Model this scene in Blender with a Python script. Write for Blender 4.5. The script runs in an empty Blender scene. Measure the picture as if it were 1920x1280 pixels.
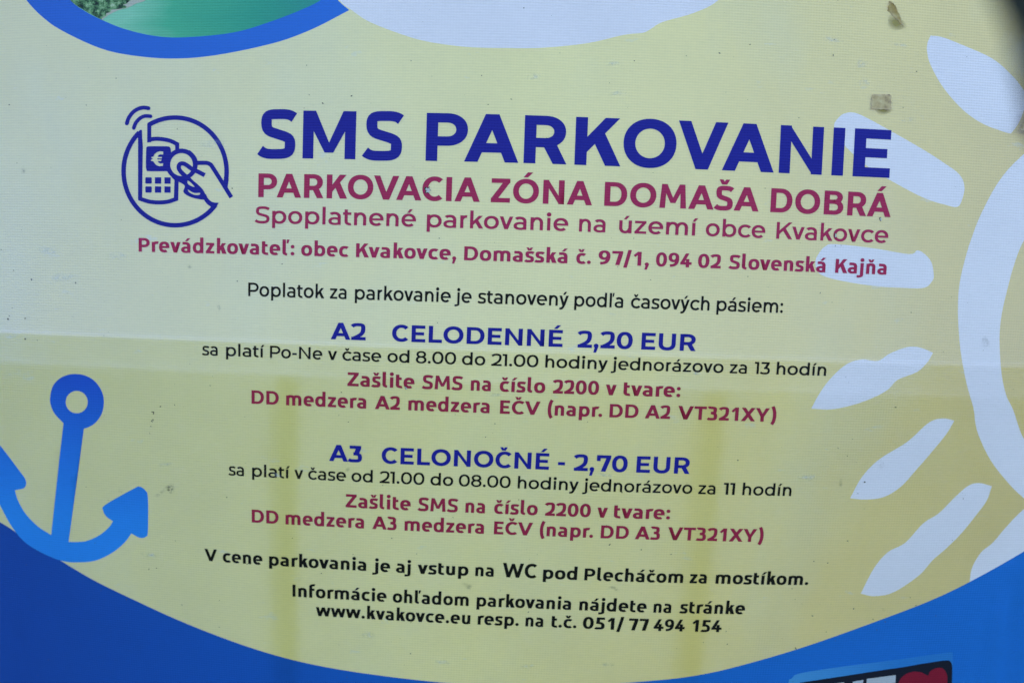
import bpy, math, random
from mathutils import Vector, Matrix
from mathutils.geometry import delaunay_2d_cdt
random.seed(7)
sc = bpy.context.scene
COL = sc.collection
# ---------------------------------------------------------------- camera, sky, sun, exposure
# banner frame: u to the right, v up, n towards the viewer; the print is laid out straight in (u, v)
PITCH, YAW, ROLL = -0.0237, -0.0790, 0.0320
DIST, HFOV, ZC = 1.5, math.radians(50), 1.55
def fr(u, v, n=0.0): return Vector((u, -n, v + ZC))          # banner frame -> world
_c, _s = math.cos, math.sin
RM = (Matrix(((_c(YAW), 0, _s(YAW)), (0, 1, 0), (-_s(YAW), 0, _c(YAW)))) @ Matrix(((1, 0, 0), (0, _c(PITCH), -_s(PITCH)), (0, _s(PITCH), _c(PITCH)))) @ Matrix(((_c(ROLL), -_s(ROLL), 0), (_s(ROLL), _c(ROLL), 0), (0, 0, 1))))
CAM = RM @ Vector((0, 0, DIST))
W2 = Matrix(((1, 0, 0), (0, 0, -1), (0, 1, 0)))
cam = bpy.data.cameras.new('camera'); cam.sensor_width = 36; cam.angle = HFOV; cam.clip_start = .02; cam.clip_end = 500
cam.dof.use_dof = True; cam.dof.focus_distance = 1.50; cam.dof.aperture_fstop = 2.7
co = bpy.data.objects.new('camera', cam); COL.objects.link(co)
co.matrix_world = Matrix.Translation(fr(*CAM)) @ (W2 @ RM).to_4x4()
sc.camera = co
SUN_EL, SUN_AZ = math.radians(62), math.radians(58)          # sun behind the banner, high on the right
world = bpy.data.worlds.new('World'); sc.world = world; world.use_nodes = True
wt = world.node_tree; bg = wt.nodes['Background']
sky = wt.nodes.new('ShaderNodeTexSky'); sky.sky_type = 'NISHITA'; sky.sun_disc = False
sky.sun_elevation = SUN_EL; sky.sun_rotation = math.radians(90) - SUN_AZ
sky.air_density = 1.0; sky.dust_density = 1.5
wt.links.new(sky.outputs[0], bg.inputs[0]); bg.inputs[1].default_value = 0.15
sd = Vector((math.cos(SUN_EL) * math.cos(SUN_AZ), math.cos(SUN_EL) * math.sin(SUN_AZ), math.sin(SUN_EL)))
sl = bpy.data.lights.new('sun', 'SUN'); sl.energy = 2.0; sl.angle = math.radians(.53); sl.color = (1, .95, .88)
so = bpy.data.objects.new('sun', sl); COL.objects.link(so); so.rotation_euler = sd.to_track_quat('Z', 'Y').to_euler()
sc.view_settings.view_transform = 'Standard'; sc.view_settings.look = 'None'; sc.view_settings.gamma = 1
sc.view_settings.exposure = 1.64
# ---------------------------------------------------------------- the slack, bowed banner surface
K1, K2, CU, CV, K3 = 0.1553, 0.1428, 0.3224, 0.4151, 0.0218
def bow(u, v): return -K1 * (u - CU) ** 2 - K2 * (v - CV) ** 2 - K3 * (u - CU) * (v - CV)
def fold(u, v, a, b, wdt, amp):
    """a soft crease running through a and b, fading out above a"""
    t = (v - a[1]) / (b[1] - a[1]); d = (u - (a[0] + (b[0] - a[0]) * t)) / wdt
    return amp * min(1, max(0, t * 3)) * math.exp(-d * d)
def wrinkle(u, v):
    z = .0016 * math.sin(u * 9 + 1.3) * math.sin(v * 5 + .4) + .0008 * math.sin(u * 23 + v * 7)
    if v < -.2:
        for f_ in FOLDS: z += fold(u, v, *f_)
    return z
def surf(u, v, off=0.0): return fr(u, v, bow(u, v) + wrinkle(u, v) + off)
FPX = 960 / math.tan(HFOV / 2)
def ray(px, py): return RM @ Vector((px - 960, 640 - py, -FPX))
def uv(px, py):                                              # where a sight line of the photograph meets the banner
    d = ray(px, py); z = 0.0
    for _ in range(25):
        t = (z - CAM.z) / d.z; u = CAM.x + t * d.x; v = CAM.y + t * d.y; z = bow(u, v)
    return (u, v)
FOLDS = [(uv(1884, 1100), uv(1856, 1280), .010, .0065), (uv(1905, 1080), uv(1890, 1280), .016, -.0050), (uv(1700, 1190), uv(1690, 1280), .02, .0012), (uv(32, 1090), uv(28, 1280), .006, .0022), (uv(60, 1080), uv(52, 1280), .018, -.0014)]
def near(px, py, dist): d = ray(px, py).normalized(); return fr(*(CAM + d * dist))
PX = 2 * 1.5 * math.tan(HFOV / 2) / 1920                     # about one photo pixel, in metres
# ---------------------------------------------------------------- helpers
def tag(o, label=None, cat=None, group=None, kind=None):
    for k, x in (('label', label), ('category', cat), ('group', group), ('kind', kind)):
        if x: o[k] = x
    return o
def mesh_obj(name, verts, faces, mat, parent=None, uvs=None, smooth=False):
    me = bpy.data.meshes.new(name); me.from_pydata([tuple(p) for p in verts], [], faces)
    if uvs:
        l = me.uv_layers.new(name='print')
        for lp in me.loops: l.data[lp.index].uv = uvs[lp.vertex_index]
    if smooth:
        for p in me.polygons: p.use_smooth = True
    me.materials.append(mat); me.update()
    o = bpy.data.objects.new(name, me); COL.objects.link(o)
    if parent:
        o.parent = parent; o.matrix_parent_inverse = Matrix.Translation(-parent.location)
    return o
def empty(name, loc, label, cat, group=None):
    o = bpy.data.objects.new(name, None); o.location = loc; o.empty_display_size = .1; COL.objects.link(o)
    return tag(o, label, cat, group)
def srgb(r, g, b): return tuple(((c / 255) / 12.92 if c / 255 <= .04045 else ((c / 255 + .055) / 1.055) ** 2.4) for c in (r, g, b)) + (1,)
class NT:
    def __init__(s, name):
        s.m = bpy.data.materials.new(name); s.m.use_nodes = True; s.t = s.m.node_tree; s.t.nodes.clear()
        s.out = s.n('ShaderNodeOutputMaterial')
    def n(s, k, **kw):
        x = s.t.nodes.new(k)
        for a, b in kw.items(): setattr(x, a, b)
        return x
    def l(s, a, b): s.t.links.new(a, b)
    def mix(s, f, a, b, mode='MIX'):
        x = s.n('ShaderNodeMix', data_type='RGBA', blend_type=mode)
        for q, v in ((0, f), (6, a), (7, b)):
            if hasattr(v, 'links'): s.l(v, x.inputs[q])
            else: x.inputs[q].default_value = v
        return x.outputs[2]
    def math(s, op, a, b=0.0, c=0.0, clamp=False):
        x = s.n('ShaderNodeMath', operation=op, use_clamp=clamp)
        for q, v in enumerate((a, b, c)):
            if hasattr(v, 'links'): s.l(v, x.inputs[q])
            else: x.inputs[q].default_value = v
        return x.outputs[0]
    def uv(s): return s.n('ShaderNodeUVMap', uv_map='print').outputs[0]
    def scaled(s, v, sx, sy, sz=1):
        x = s.n('ShaderNodeMapping'); x.inputs['Scale'].default_value = (sx, sy, sz); s.l(v, x.inputs[0]); return x.outputs[0]
    def noise(s, v, scale, detail=3, rough=.55):
        x = s.n('ShaderNodeTexNoise'); x.inputs['Scale'].default_value = scale; x.inputs['Detail'].default_value = detail; x.inputs['Roughness'].default_value = rough
        s.l(v, x.inputs['Vector']); return x.outputs[0]
    def ramp(s, f, *stops):
        x = s.n('ShaderNodeValToRGB'); r = x.color_ramp
        while len(r.elements) < len(stops): r.elements.new(.5)
        for e, (p, c) in zip(r.elements, stops): e.position = p; e.color = c if hasattr(c, '__len__') else (c, c, c, 1)
        s.l(f, x.inputs[0]); return x.outputs[0]
TRANS = .20
def ink(name, colour, through=None, trans=TRANS, wash=.0, gloss=.02, dirt=1.0):
    """printed vinyl: colour is a linear rgba or a function(nodes, uv) -> socket; woven scrim shows as relief and fine lines"""
    b = NT(name); v = b.uv()
    c = colour(b, v) if callable(colour) else None
    if c is None:
        r = b.n('ShaderNodeRGB'); r.outputs[0].default_value = colour; c = r.outputs[0]
    # thread lines of the scrim
    sx = b.n('ShaderNodeSeparateXYZ'); b.l(v, sx.inputs[0])
    jit = b.noise(b.scaled(v, 3, 60), 1.0, 2)
    per = 1 / .0037
    hy = b.math('SINE', b.math('ADD', b.math('MULTIPLY', sx.outputs[1], per * 2 * math.pi), b.math('MULTIPLY', jit, 5)))
    hx = b.math('SINE', b.math('MULTIPLY', sx.outputs[0], per * 2 * math.pi * .93))
    amp = b.noise(b.scaled(v, 14, 50), 1.0, 3)
    fine = b.noise(b.scaled(v, 90, 420), 1.0, 3, .7)
    line = b.math('ADD', b.math('MULTIPLY', hy, b.math('MULTIPLY', amp, .060)), b.math('MULTIPLY', hx, .012))
    line = b.math('ADD', line, b.math('MULTIPLY', b.math('SUBTRACT', fine, .5), .16))
    blot = b.math('MULTIPLY', b.math('SUBTRACT', b.noise(v, 7, 5, .6), .5), .16)
    fac = b.math('ADD', b.math('ADD', 1.0, line), blot)
    grey = b.n('ShaderNodeCombineXYZ'); [b.l(fac, grey.inputs[i]) for i in range(3)]
    c = b.mix(1.0, c, grey.outputs[0], 'MULTIPLY')
    d = b.n('ShaderNodeBsdfDiffuse'); b.l(c, d.inputs[0])
    bump = b.n('ShaderNodeBump'); bump.inputs['Strength'].default_value = .22; bump.inputs['Distance'].default_value = .0006
    b.l(b.math('ADD', hy, b.math('MULTIPLY', hx, .5)), bump.inputs['Height']); b.l(bump.outputs[0], d.inputs['Normal'])
    last = d.outputs[0]
    if trans > 0:
        t = b.n('ShaderNodeBsdfTranslucent')
        if callable(through): b.l(through(b, v), t.inputs[0])
        else: t.inputs[0].default_value = through or (.6, .7, .9, 1)
        m = b.n('ShaderNodeMixShader'); m.inputs[0].default_value = trans; b.l(last, m.inputs[1]); b.l(t.outputs[0], m.inputs[2]); last = m.outputs[0]
    g = b.n('ShaderNodeBsdfGlossy'); g.inputs['Roughness'].default_value = .42; b.l(bump.outputs[0], g.inputs['Normal'])
    m = b.n('ShaderNodeMixShader'); m.inputs[0].default_value = gloss; b.l(last, m.inputs[1]); b.l(g.outputs[0], m.inputs[2])
    b.l(m.outputs[0], b.out.inputs[0])
    return b.m
def plain(name, col, rough=.6, metal=0.0, bump=0.0, scale=60, vary=.25, coat=0):
    b = NT(name); p = b.n('ShaderNodeBsdfPrincipled'); tc = b.n('ShaderNodeTexCoord').outputs['Object']
    n = b.noise(tc, scale, 5, .6)
    dark = tuple(c * (1 - vary) for c in col[:3]) + (1,); lite = tuple(min(1, c * (1 + vary)) for c in col[:3]) + (1,)
    b.l(b.ramp(n, (.3, dark), (.7, lite)), p.inputs['Base Color']); p.inputs['Roughness'].default_value = rough; p.inputs['Metallic'].default_value = metal
    if bump:
        bp = b.n('ShaderNodeBump'); bp.inputs['Strength'].default_value = bump; bp.inputs['Distance'].default_value = .002; b.l(n, bp.inputs['Height']); b.l(bp.outputs[0], p.inputs['Normal'])
    b.l(p.outputs[0], b.out.inputs[0]); return b.m
# ---------------------------------------------------------------- lettering: outlines drawn from scratch
PI = math.pi
def rect(x0, y0, x1, y1): return [(x0, y0), (x1, y0), (x1, y1), (x0, y1)]
def sup(cx, cy, rx, ry, n=2.2, k=44, a0=0.0, a1=360.0):
    out = []
    for i in range(k + (0 if a1 - a0 >= 360 else 1)):
        a = math.radians(a0 + (a1 - a0) * i / k); c, s = math.cos(a), math.sin(a)
        out.append((cx + rx * math.copysign(abs(c) ** (2 / n), c), cy + ry * math.copysign(abs(s) ** (2 / n), s)))
    return out
def ring(x0, y0, x1, y1, w, h, n=2.2):
    cx, cy, rx, ry = (x0 + x1) / 2, (y0 + y1) / 2, (x1 - x0) / 2, (y1 - y0) / 2
    return [('+', sup(cx, cy, rx, ry, n)), ('-', sup(cx, cy, rx - w, ry - h, max(2.0, n - .1)))]
def sector(x0, y0, x1, y1, w, h, a0, a1, n=2.2):
    cx, cy, rx, ry = (x0 + x1) / 2, (y0 + y1) / 2, (x1 - x0) / 2, (y1 - y0) / 2
    o = sup(cx, cy, rx, ry, n, 30, a0, a1); i = sup(cx, cy, rx - w, ry - h, max(2.0, n - .1), 30, a0, a1)
    return [('+', o + i[::-1])]
def bez(*segs, k=10):
    out = []
    for s in segs:
        p0, p1, p2, p3 = s
        for i in range(k + 1):
            t = i / k; u = 1 - t
            q = tuple(u**3 * p0[j] + 3*u*u*t * p1[j] + 3*u*t*t * p2[j] + t**3 * p3[j] for j in (0, 1))
            if not out or abs(q[0]-out[-1][0]) + abs(q[1]-out[-1][1]) > 1e-6: out.append(q)
    return out
def stroke(path, w, h=None):
    h = h or w; L_, R_ = [], []
    for i, p in enumerate(path):
        a = path[max(0, i - 1)]; b = path[min(len(path) - 1, i + 1)]
        dx, dy = b[0] - a[0], b[1] - a[1]; l = math.hypot(dx, dy) or 1; nx, ny = -dy / l, dx / l
        r = math.sqrt((nx * w / 2) ** 2 + (ny * h / 2) ** 2)
        L_.append((p[0] + nx * r, p[1] + ny * r)); R_.append((p[0] - nx * r, p[1] - ny * r))
    return [('+', L_ + R_[::-1])]
def half_bowl(x0, y0, x1, y1, w, h, xs, n=2.15):
    def o(ax, ay, bx, by, s):
        rx, ry = bx - s, (by - ay) / 2
        return [(ax, ay)] + sup(s, (ay + by) / 2, rx, ry, n, 20, -90, 90) + [(ax, by)]
    return [('+', o(x0, y0, x1, y1, xs)), ('-', o(x0 + w, y0 + h, x1 - w, y1 - h, min(xs, x1 - w - 20)))]

FONTS = {  # stem, bar, x-height, cap, ascender, humanist shapes?
 'title': dict(W=172, H=140, X=540, C=700, A=742, U=False),
 'bold': dict(W=164, H=134, X=538, C=700, A=742, U=False),
 'medium': dict(W=125, H=106, X=530, C=700, A=742, U=False),
 'rounded': dict(W=158, H=131, X=528, C=693, A=780, U=True)}

def s_shape(x1, T, W, H, low=False):
    w = x1; m = T / 2; o = 11; h2 = H / 2; W2 = W / 2
    top, bot = T + o - h2, -o + h2
    return stroke(bez(
        ((w * .955, T * .845), (w * .83, T * .93), (w * .68, top), (w * .50, top)),
        ((w * .50, top), (w * .24, top), (W2 + w*.055, T * .88), (W2 + w*.055, T * .735)),
        ((W2 + w*.055, T * .735), (W2 + w*.055, T * .54), (w * .34, T * .545), (w * .53, T * .495)),
        ((w * .53, T * .495), (w * .80, T * .435), (w - W2, T * .42), (w - W2, T * .275)),
        ((w - W2, T * .275), (w - W2, T * .12), (w * .78, bot), (w * .50, bot)),
        ((w * .50, bot), (w * .33, bot), (w * .17, T * .065), (w * .035, T * .165)), k=8), W, H * 1.03)

def glyph(ch, f):
    """-> (ops, ink-left bearing, advance)"""
    F = FONTS[f]; W, H, X, C, A, U = (F[k] for k in ('W', 'H', 'X', 'C', 'A', 'U'))
    o = 10; G = []; sb = 84 if not U else 76; rb = 42 if not U else 40
    D = -194; w2 = W / 2
    base = {'á': 'a', 'é': 'e', 'í': 'ı', 'ú': 'u', 'ý': 'y', 'č': 'c', 'š': 's', 'ň': 'n', 'Ó': 'O', 'Á': 'A', 'É': 'E', 'Č': 'C', 'Š': 'S', 'ľ': 'l'}
    if ch in base:
        ops, l, adv = glyph(base[ch], f); xs = [p[0] for _, q in ops for p in q]; cx = (min(xs) + max(xs)) / 2
        y = (C if ch.isupper() else X) + (42 if not U else 50)
        ops = list(ops); t = W * .72 + 20
        if ch == 'ľ':
            x = W + 38; ops += [('+', [(x + 10, A), (x + 8 + W * .8, A), (x + W * .45, A - 190), (x - 4, A - 190)])]
            return ops, l, adv + W * .30 + 20
        if ch in 'áéíúýÓÁÉ':
            if ch in 'íý': cx += 8
            ops += [('+', [(cx - t * .62, y), (cx + t * .30, y), (cx + t * 1.35, y + 150), (cx + t * .30 - 4, y + 150)])]
        else:
            g = 62 + W * .55; z = W * .62
            ops += [('+', [(cx - g, y + 148), (cx - g + z + 12, y + 148), (cx, y + 84), (cx + g - z - 12, y + 148), (cx + g, y + 148), (cx + z * .72, y), (cx - z * .72, y)])]
        return ops, l, adv
    if ch == 'A' or ch == 'V':
        w = (742 if not U else 700) + (W - 150) * .5; l = W * 1.09; c = w / 2; q = l * .5
        G = [[(0, 0), (l, 0), (c + q, C), (c - q, C)], [(w - l, 0), (w, 0), (c + q, C), (c - q, C)]]
        if ch == 'A': G.append([(w * .2, 140), (w * .8, 140), (w * .8, 140 + H * .98), (w * .2, 140 + H * .98)])
        else: G = [[(x, C - y) for x, y in p] for p in G]
        return [('+', p) for p in G], 2, w + 4
    if ch == 'B':
        w = 610 if U is False else 560
        G = half_bowl(0, C * .46, w - 30, C, W, H * .92, w * .52) ; g2 = half_bowl(0, 0, w, C * .46 + H * .92, W, H * .95, w * .52)
        return [G[0], g2[0], G[1], g2[1]], sb, sb + w + 40
    if ch == 'C':
        w = 650 if not U else 560
        e = w * (1.13 if not U else 1.22)
        return sector(0, -o, e, C + o, W, H, 44 if not U else 50, 316 if not U else 310, 2.1), rb, rb + w + 26
    if ch == 'D':
        w = 690 if not U else 620
        return half_bowl(0, 0, w, C, W, H * .98, w * .46), sb, sb + w + 42
    if ch == 'E':
        w = 540 if not U else 450
        return [('+', rect(0, 0, W, C)), ('+', rect(W - 5, 0, w, H)), ('+', rect(W - 5, C - H, w - 8, C)), ('+', rect(W - 5, C / 2 - H * .46, w - 52, C / 2 + H * .5))], sb, sb + w + 46
    if ch == 'I': return [('+', rect(0, 0, W, C))], sb, sb * 2 + W
    if ch == 'L':
        return [('+', rect(0, 0, W, C)), ('+', rect(W - 5, 0, 520, H * 1.02))], sb, sb + 520 + 22
    if ch == 'K':
        w = 655 if not U else 575; d = W * 1.33
        return [('+', rect(0, 0, W, C)), ('+', [(W - 10, 180), (W - 10, 180 + d * .98), (w - d * .97 - 6, C), (w - 22, C)]), ('+', [(w * .42, C * .47), (w * .42 + 60, C * .47 + d * .72), (w * .42 + d * .66, C * .47 + d * .62), (w + 8, 0), (w - d * .93, 0)])], sb, sb + w + 10
    if ch == 'M':
        if U:
            w = 735; l = W
            return [('+', [(0, 0), (l, 0), (l + 22, C), (48, C)]), ('+', [(w - l, 0), (w, 0), (w - 48, C), (w - l - 22, C)]),
                    ('+', [(48, C), (48 + l * .95, C), (w / 2 + l * .42, 150), (w / 2 - l * .42, 150)]), ('+', [(w - 48, C), (w - 48 - l * .95, C), (w / 2 - l * .42, 150), (w / 2 + l * .42, 150)])], 56, 56 * 2 + w
        w = 800; l = W * 1.15
        return [('+', rect(0, 0, W * .95, C)), ('+', rect(w - W * .95, 0, w, C)), ('+', [(0, C), (W * 1.12, C), (w / 2 + 66, 90), (w / 2 - 66, 90)]), ('+', [(w, C), (w - W * 1.12, C), (w / 2 - 66, 90), (w / 2 + 66, 90)])], sb, sb * 2 + w
    if ch == 'N':
        w = 675 if not U else 590
        return [('+', rect(0, 0, W, C)), ('+', rect(w - W, 0, w, C)), ('+', [(0, C), (W * .9, C), (w, 0), (w - W * .9, 0)])], sb, sb * 2 + w
    if ch == 'O':
        w = 778 if not U else 715
        return ring(0, -o, w, C + o, W, H * 1.03, 2.12), rb, rb * 2 + w
    if ch in 'PR':
        w = 610 if not U else 540
        yb = C * (.32 if ch == 'P' else .34)
        if U: yb = C * .33
        g = half_bowl(0, yb, w if ch == 'P' else w - 8, C, W, H * .98, w * .5)
        g += [('+', rect(0, 0, W, C))]
        if ch == 'R': g += [('+', [(w * .40, yb + H * .6), (w * .40 + W * 1.15, yb + H * .75), (w + 14, 0), (w + 14 - W * 1.16, 0)])]
        return g, sb, sb + w + (34 if ch == 'P' else 28)
    if ch == 'S':
        w = 585 if not U else 500
        return s_shape(w, C, W * .98, H), 26, 26 + w + 30
    if ch == 'T':
        w = 625 if not U else 560
        return [('+', rect(0, C - H, w, C)), ('+', rect(w / 2 - w2, 0, w / 2 + w2, C))], 12, w + 24
    if ch == 'U':
        w = 660
        return [('+', rect(0, C * .38, W, C)), ('+', rect(w - W, C * .38, w, C))] + sector(0, -o, w, C * .78, W, H, 178, 362, 2.3), 78, 78 * 2 + w
    if ch == 'W':
        w = 980 if U else 1100; l = W * 1.02; a = w * .28; 
        return [('+', [(0, C), (l, C), (a + l * .5, 0), (a - l * .5, 0)]), ('+', [(w / 2 - l * .42, C * .96), (w / 2 + l * .42, C * .96), (a + l * .5, 0), (a - l * .5, 0)]),
                ('+', [(w / 2 - l * .42, C * .96), (w / 2 + l * .42, C * .96), (w - a + l * .5, 0), (w - a - l * .5, 0)]), ('+', [(w - l, C), (w, C), (w - a + l * .5, 0), (w - a - l * .5, 0)])], 8, w + 16
    if ch == 'X':
        w = 650; l = W * 1.2
        return [('+', [(0, 0), (l, 0), (w - 8, C), (w - 8 - l, C)]), ('+', [(8, C), (8 + l, C), (w, 0), (w - l, 0)])], 8, w + 16
    if ch == 'Y':
        w = 640; l = W * 1.12
        return [('+', [(0, C), (l, C), (w / 2 + w2, C * .36), (w / 2 - w2, C * .36)]), ('+', [(w, C), (w - l, C), (w / 2 - w2, C * .36), (w / 2 + w2, C * .36)]), ('+', rect(w / 2 - w2, 0, w / 2 + w2, C * .42))], 2, w + 4
    if ch in 'Zz':
        T = C if ch == 'Z' else X; w = {('Z', 0): 600, ('Z', 1): 530, ('z', 0): 450, ('z', 1): 405}[(ch, int(U))]
        hh = H if ch == 'Z' else H * .93
        return [('+', rect(0, 0, w, hh)), ('+', rect(8, T - hh, w - 8, T)), ('+', [(0, hh * .8), (W * 1.2, hh * .8), (w - 8, T - hh * .8), (w - 8 - W * 1.2, T - hh * .8)])], 38, w + 76
    # digits
    if ch == '0':
        w = 610 if not U else 500
        return ring(0, -o, w, C + o, W, H, 2.25), 36 if not U else 32, w + (72 if not U else 64)
    if ch == '1':
        if U: return [('+', rect(190, 0, 190 + W, C)), ('+', [(20, C * .74), (190, C), (190 + 40, C), (230, C * .80), (90, C * .62)])], 50, 190 + W + 50 + 110
        return [('+', rect(115, 0, 115 + W, C)), ('+', rect(-8, C - H, 130, C))], 10, 115 + W + 80
    if ch == '2':
        w = 545 if not U else 450
        return [('+', rect(0, 0, w, H))] + stroke(bez(((w * .06, C * .80), (w * .16, C * .91), (w * .32, C + o - H / 2), (w * .50, C + o - H / 2)),
            ((w * .50, C + o - H / 2), (w * .76, C + o - H / 2), (w * .97 - w2, C * .88), (w * .97 - w2, C * .70)),
            ((w * .97 - w2, C * .70), (w * .97 - w2, C * .56), (w * .80, C * .44), (w * .62, C * .32)),
            ((w * .62, C * .32), (w * .42, C * .20), (w * .28, C * .16), (w * .18, H * .62)), k=8), W, H), 30, w + 60
    if ch == '3':
        if U:
            w = 440
            return (stroke(bez(((w * .06, C * .90), (w * .16, C * .97), (w * .28, C + o - H / 2), (w * .45, C + o - H / 2)), ((w * .45, C + o - H / 2), (w * .72, C + o - H / 2), (w * .93 - w2, C * .90), (w * .93 - w2, C * .74)), ((w * .93 - w2, C * .74), (w * .93 - w2, C * .60), (w * .7, C * .54), (w * .32, C * .53)), k=8), W, H) +
                    stroke(bez(((w * .32, C * .53), (w * .76, C * .53), (w - w2, C * .44), (w - w2, C * .28)), ((w - w2, C * .28), (w - w2, C * .10), (w * .72, -o + H / 2), (w * .42, -o + H / 2)), ((w * .42, -o + H / 2), (w * .28, -o + H / 2), (w * .14, 8 + H / 2 * .6), (w * .02, C * .13)), k=8), W, H)), 40, w + 90
        w = 535
        return ([('+', rect(40, C - H, w - 40, C)), ('+', [(w - 40 - W * 1.3, C - H * .9), (w - 40, C - H * .9), (w - 40, C - H * .95), (w * .40 + W * 1.1, C * .46), (w * .40 - 10, C * .48)])] +
                stroke(bez(((w * .36, C * .50), (w * .70, C * .52), (w - w2, C * .48), (w - w2, C * .29)), ((w - w2, C * .29), (w - w2, C * .10), (w * .74, -o + H / 2), (w * .46, -o + H / 2)), ((w * .46, -o + H / 2), (w * .30, -o + H / 2), (w * .14, C * .06), (w * .02, C * .145)), k=8), W, H)), 20, w + 58
    if ch == '4':
        w = 520
        return [('+', rect(w - 110 - W, 0, w - 110, C * .60)), ('+', rect(0, C * .19, w, C * .19 + H)), ('+', [(0, C * .19 + H * .6), (W * 1.1, C * .19 + H * .6), (w * .62 + W * .45, C), (w * .62 - W * .55, C)]), ('+', rect(w - 110 - W, C * .5, w - 110, C))][:3] + [('+', rect(w - 110 - W, 0, w - 110, C * .56))], 22, w + 40
    if ch == '5':
        w = 435
        return [('+', rect(50, C - H, w - 5, C)), ('+', [(50, C - 20), (50 + W, C - 20), (40 + W, C * .52), (35, C * .46)])] + stroke(bez(((40, C * .53), (w * .35, C * .56), (w - w2, C * .56), (w - w2, C * .30)), ((w - w2, C * .30), (w - w2, C * .10), (w * .70, -o + H / 2), (w * .42, -o + H / 2)), ((w * .42, -o + H / 2), (w * .26, -o + H / 2), (w * .12, 30), (w * .0, C * .12)), k=8), W, H), 45, w + 90
    if ch == '7':
        w = 555 if not U else 450; l = W * 1.08
        g = [('+', rect(0, C - H, w, C)), ('+', [(w - l * 1.05, C - H * .9), (w, C - H * .9), (w * .33 + l, 0), (w * .33 - 8, 0)])]
        if not U: g.append(('+', rect(0, C - H * 1.9, W * .92, C)))
        return g, 36, w + 66
    if ch == '8':
        w = 580; 
        a = ring(28, C * .47, w - 28, C + o, W * .97, H * .88, 2.15); b = ring(0, -o, w, C * .47 + H * .9, W, H * .92, 2.15)
        return [a[0], b[0], a[1], b[1]], 32, w + 64
    if ch == '9':
        w = 490
        return ring(0, C * .34, w - 6, C + o, W, H * .9, 2.2) + stroke(bez(((w - w2, C * .66), (w - w2, C * .30), (w * .72, H / 2), (w * .16, H / 2)), k=14), W, H), 34, w + 68
    # punctuation
    dw = W * (1.12 if f != 'medium' else 1.25)
    if ch == '.': return [('+', sup(dw / 2, dw / 2, dw / 2, dw / 2, 2.1, 20))], 42, dw + 84
    if ch == ':': return [('+', sup(dw / 2, dw / 2, dw / 2, dw / 2, 2.1, 20)), ('+', sup(dw / 2, X - dw / 2 - 10, dw / 2, dw / 2, 2.1, 20))], 46, dw + 84
    if ch == ',': return [('+', sup(dw / 2, dw / 2, dw / 2, dw / 2, 2.1, 20)), ('+', [(dw * .25, dw * .3), (dw, dw * .4), (dw * .55, -dw * 1.02), (-dw * .02, -dw * 1.02)])], 38, dw + 80
    if ch == '-': return [('+', rect(0, 215, 262, 215 + H))], 45, 352
    if ch == '/': return [('+', [(0, -120), (W * .95, -120), (330, C + 75), (330 - W * .95, C + 75)])], 0, 340
    if ch in '()':
        p = stroke(bez(((210 , A + 10), (60 - 0 * w2, A - 230), (60, 60), (210, D + 60)), k=14), W, H)
        p = [('+', [(x - 30, y) for x, y in p[0][1]])]
        if ch == ')': p = [('+', [(260 - x, y) for x, y in p[0][1]])]
        return p, 50, 300
    # lower case
    bw = {False: 560, True: 500}[U] + (W - (94 if not U else 138)) * .3      # bowl width
    n_ = 2.15 if not U else 2.35
    hh = H
    if ch == 'o':
        return ring(0, -o, bw - (0 if not U else -8), X + o, W, hh, n_), 36, bw + 72
    if ch in 'bdpq':
        g = ring(0, -o, bw, X + o, W, hh, n_)
        y0, y1 = (0, A) if ch in 'bd' else (D, X)
        s = rect(0, y0, W, y1) if ch in 'bp' else rect(bw - W, y0, bw, y1)
        return g + [('+', s)], (78 if ch in 'bp' else 36), bw + 114
    if ch == 'c':
        e = bw * 1.06
        return sector(0, -o, e, X + o, W, hh, 42 if not U else 52, 318 if not U else 308, n_), 36, bw * (.88 if not U else .84) + 66
    if ch == 'e':
        g = sector(0, -o, bw, X + o, W, hh, -9, 314 if not U else 306, n_)
        m = X / 2
        return g + [('+', rect(W * .6, m - hh * .42, bw - W * .5, m + hh * .40))], 36, bw + 66
    def arch(x0, x1, r=None):
        r = r or (x1 - x0) * .5
        g = sector(x0 + (W * .12 if not U else 0), X + o - 2 * r, x1, X + o, W, hh, 0, 172, n_ if not U else 2.6)
        return g + [('+', rect(x1 - W, 0, x1, X + o - r + 1))]
    nw = {False: 482, True: 445}[U]
    if ch in 'nhr':
        if ch == 'r':
            g = sector(W * .12 if not U else 0, X + o - 400, nw * (1.02 if not U else 1.15), X + o, W, hh, 88 if not U else 76, 170, 2.2 if not U else 2.6)
            if not U: return [('+', rect(0, 0, W, X))] + g, 78, 78 + nw * .57 + 24
            return [('+', rect(0, 0, W, X - 60))] + g + [('+', rect(0, X - 180, W * .8, X - 22))], 70, 70 + nw * .66 + 16
        return [('+', rect(0, 0, W, (A if ch == 'h' else (X if not U else X - 18))))] + arch(0, nw), 78 if not U else 70, nw + (78 + 74 if not U else 140)
    if ch == 'm':
        mw = {False: 422, True: 378}[U]
        return [('+', rect(0, 0, W, X if not U else X - 18))] + arch(0, mw + w2) + arch(mw - w2 + 0, mw * 2), 78 if not U else 70, mw * 2 + (152 if not U else 140)
    if ch == 'u':
        ops, l, adv = glyph('n', f); return [(s, [(nw - x, X - y) for x, y in p]) for s, p in ops], l, adv
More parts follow.
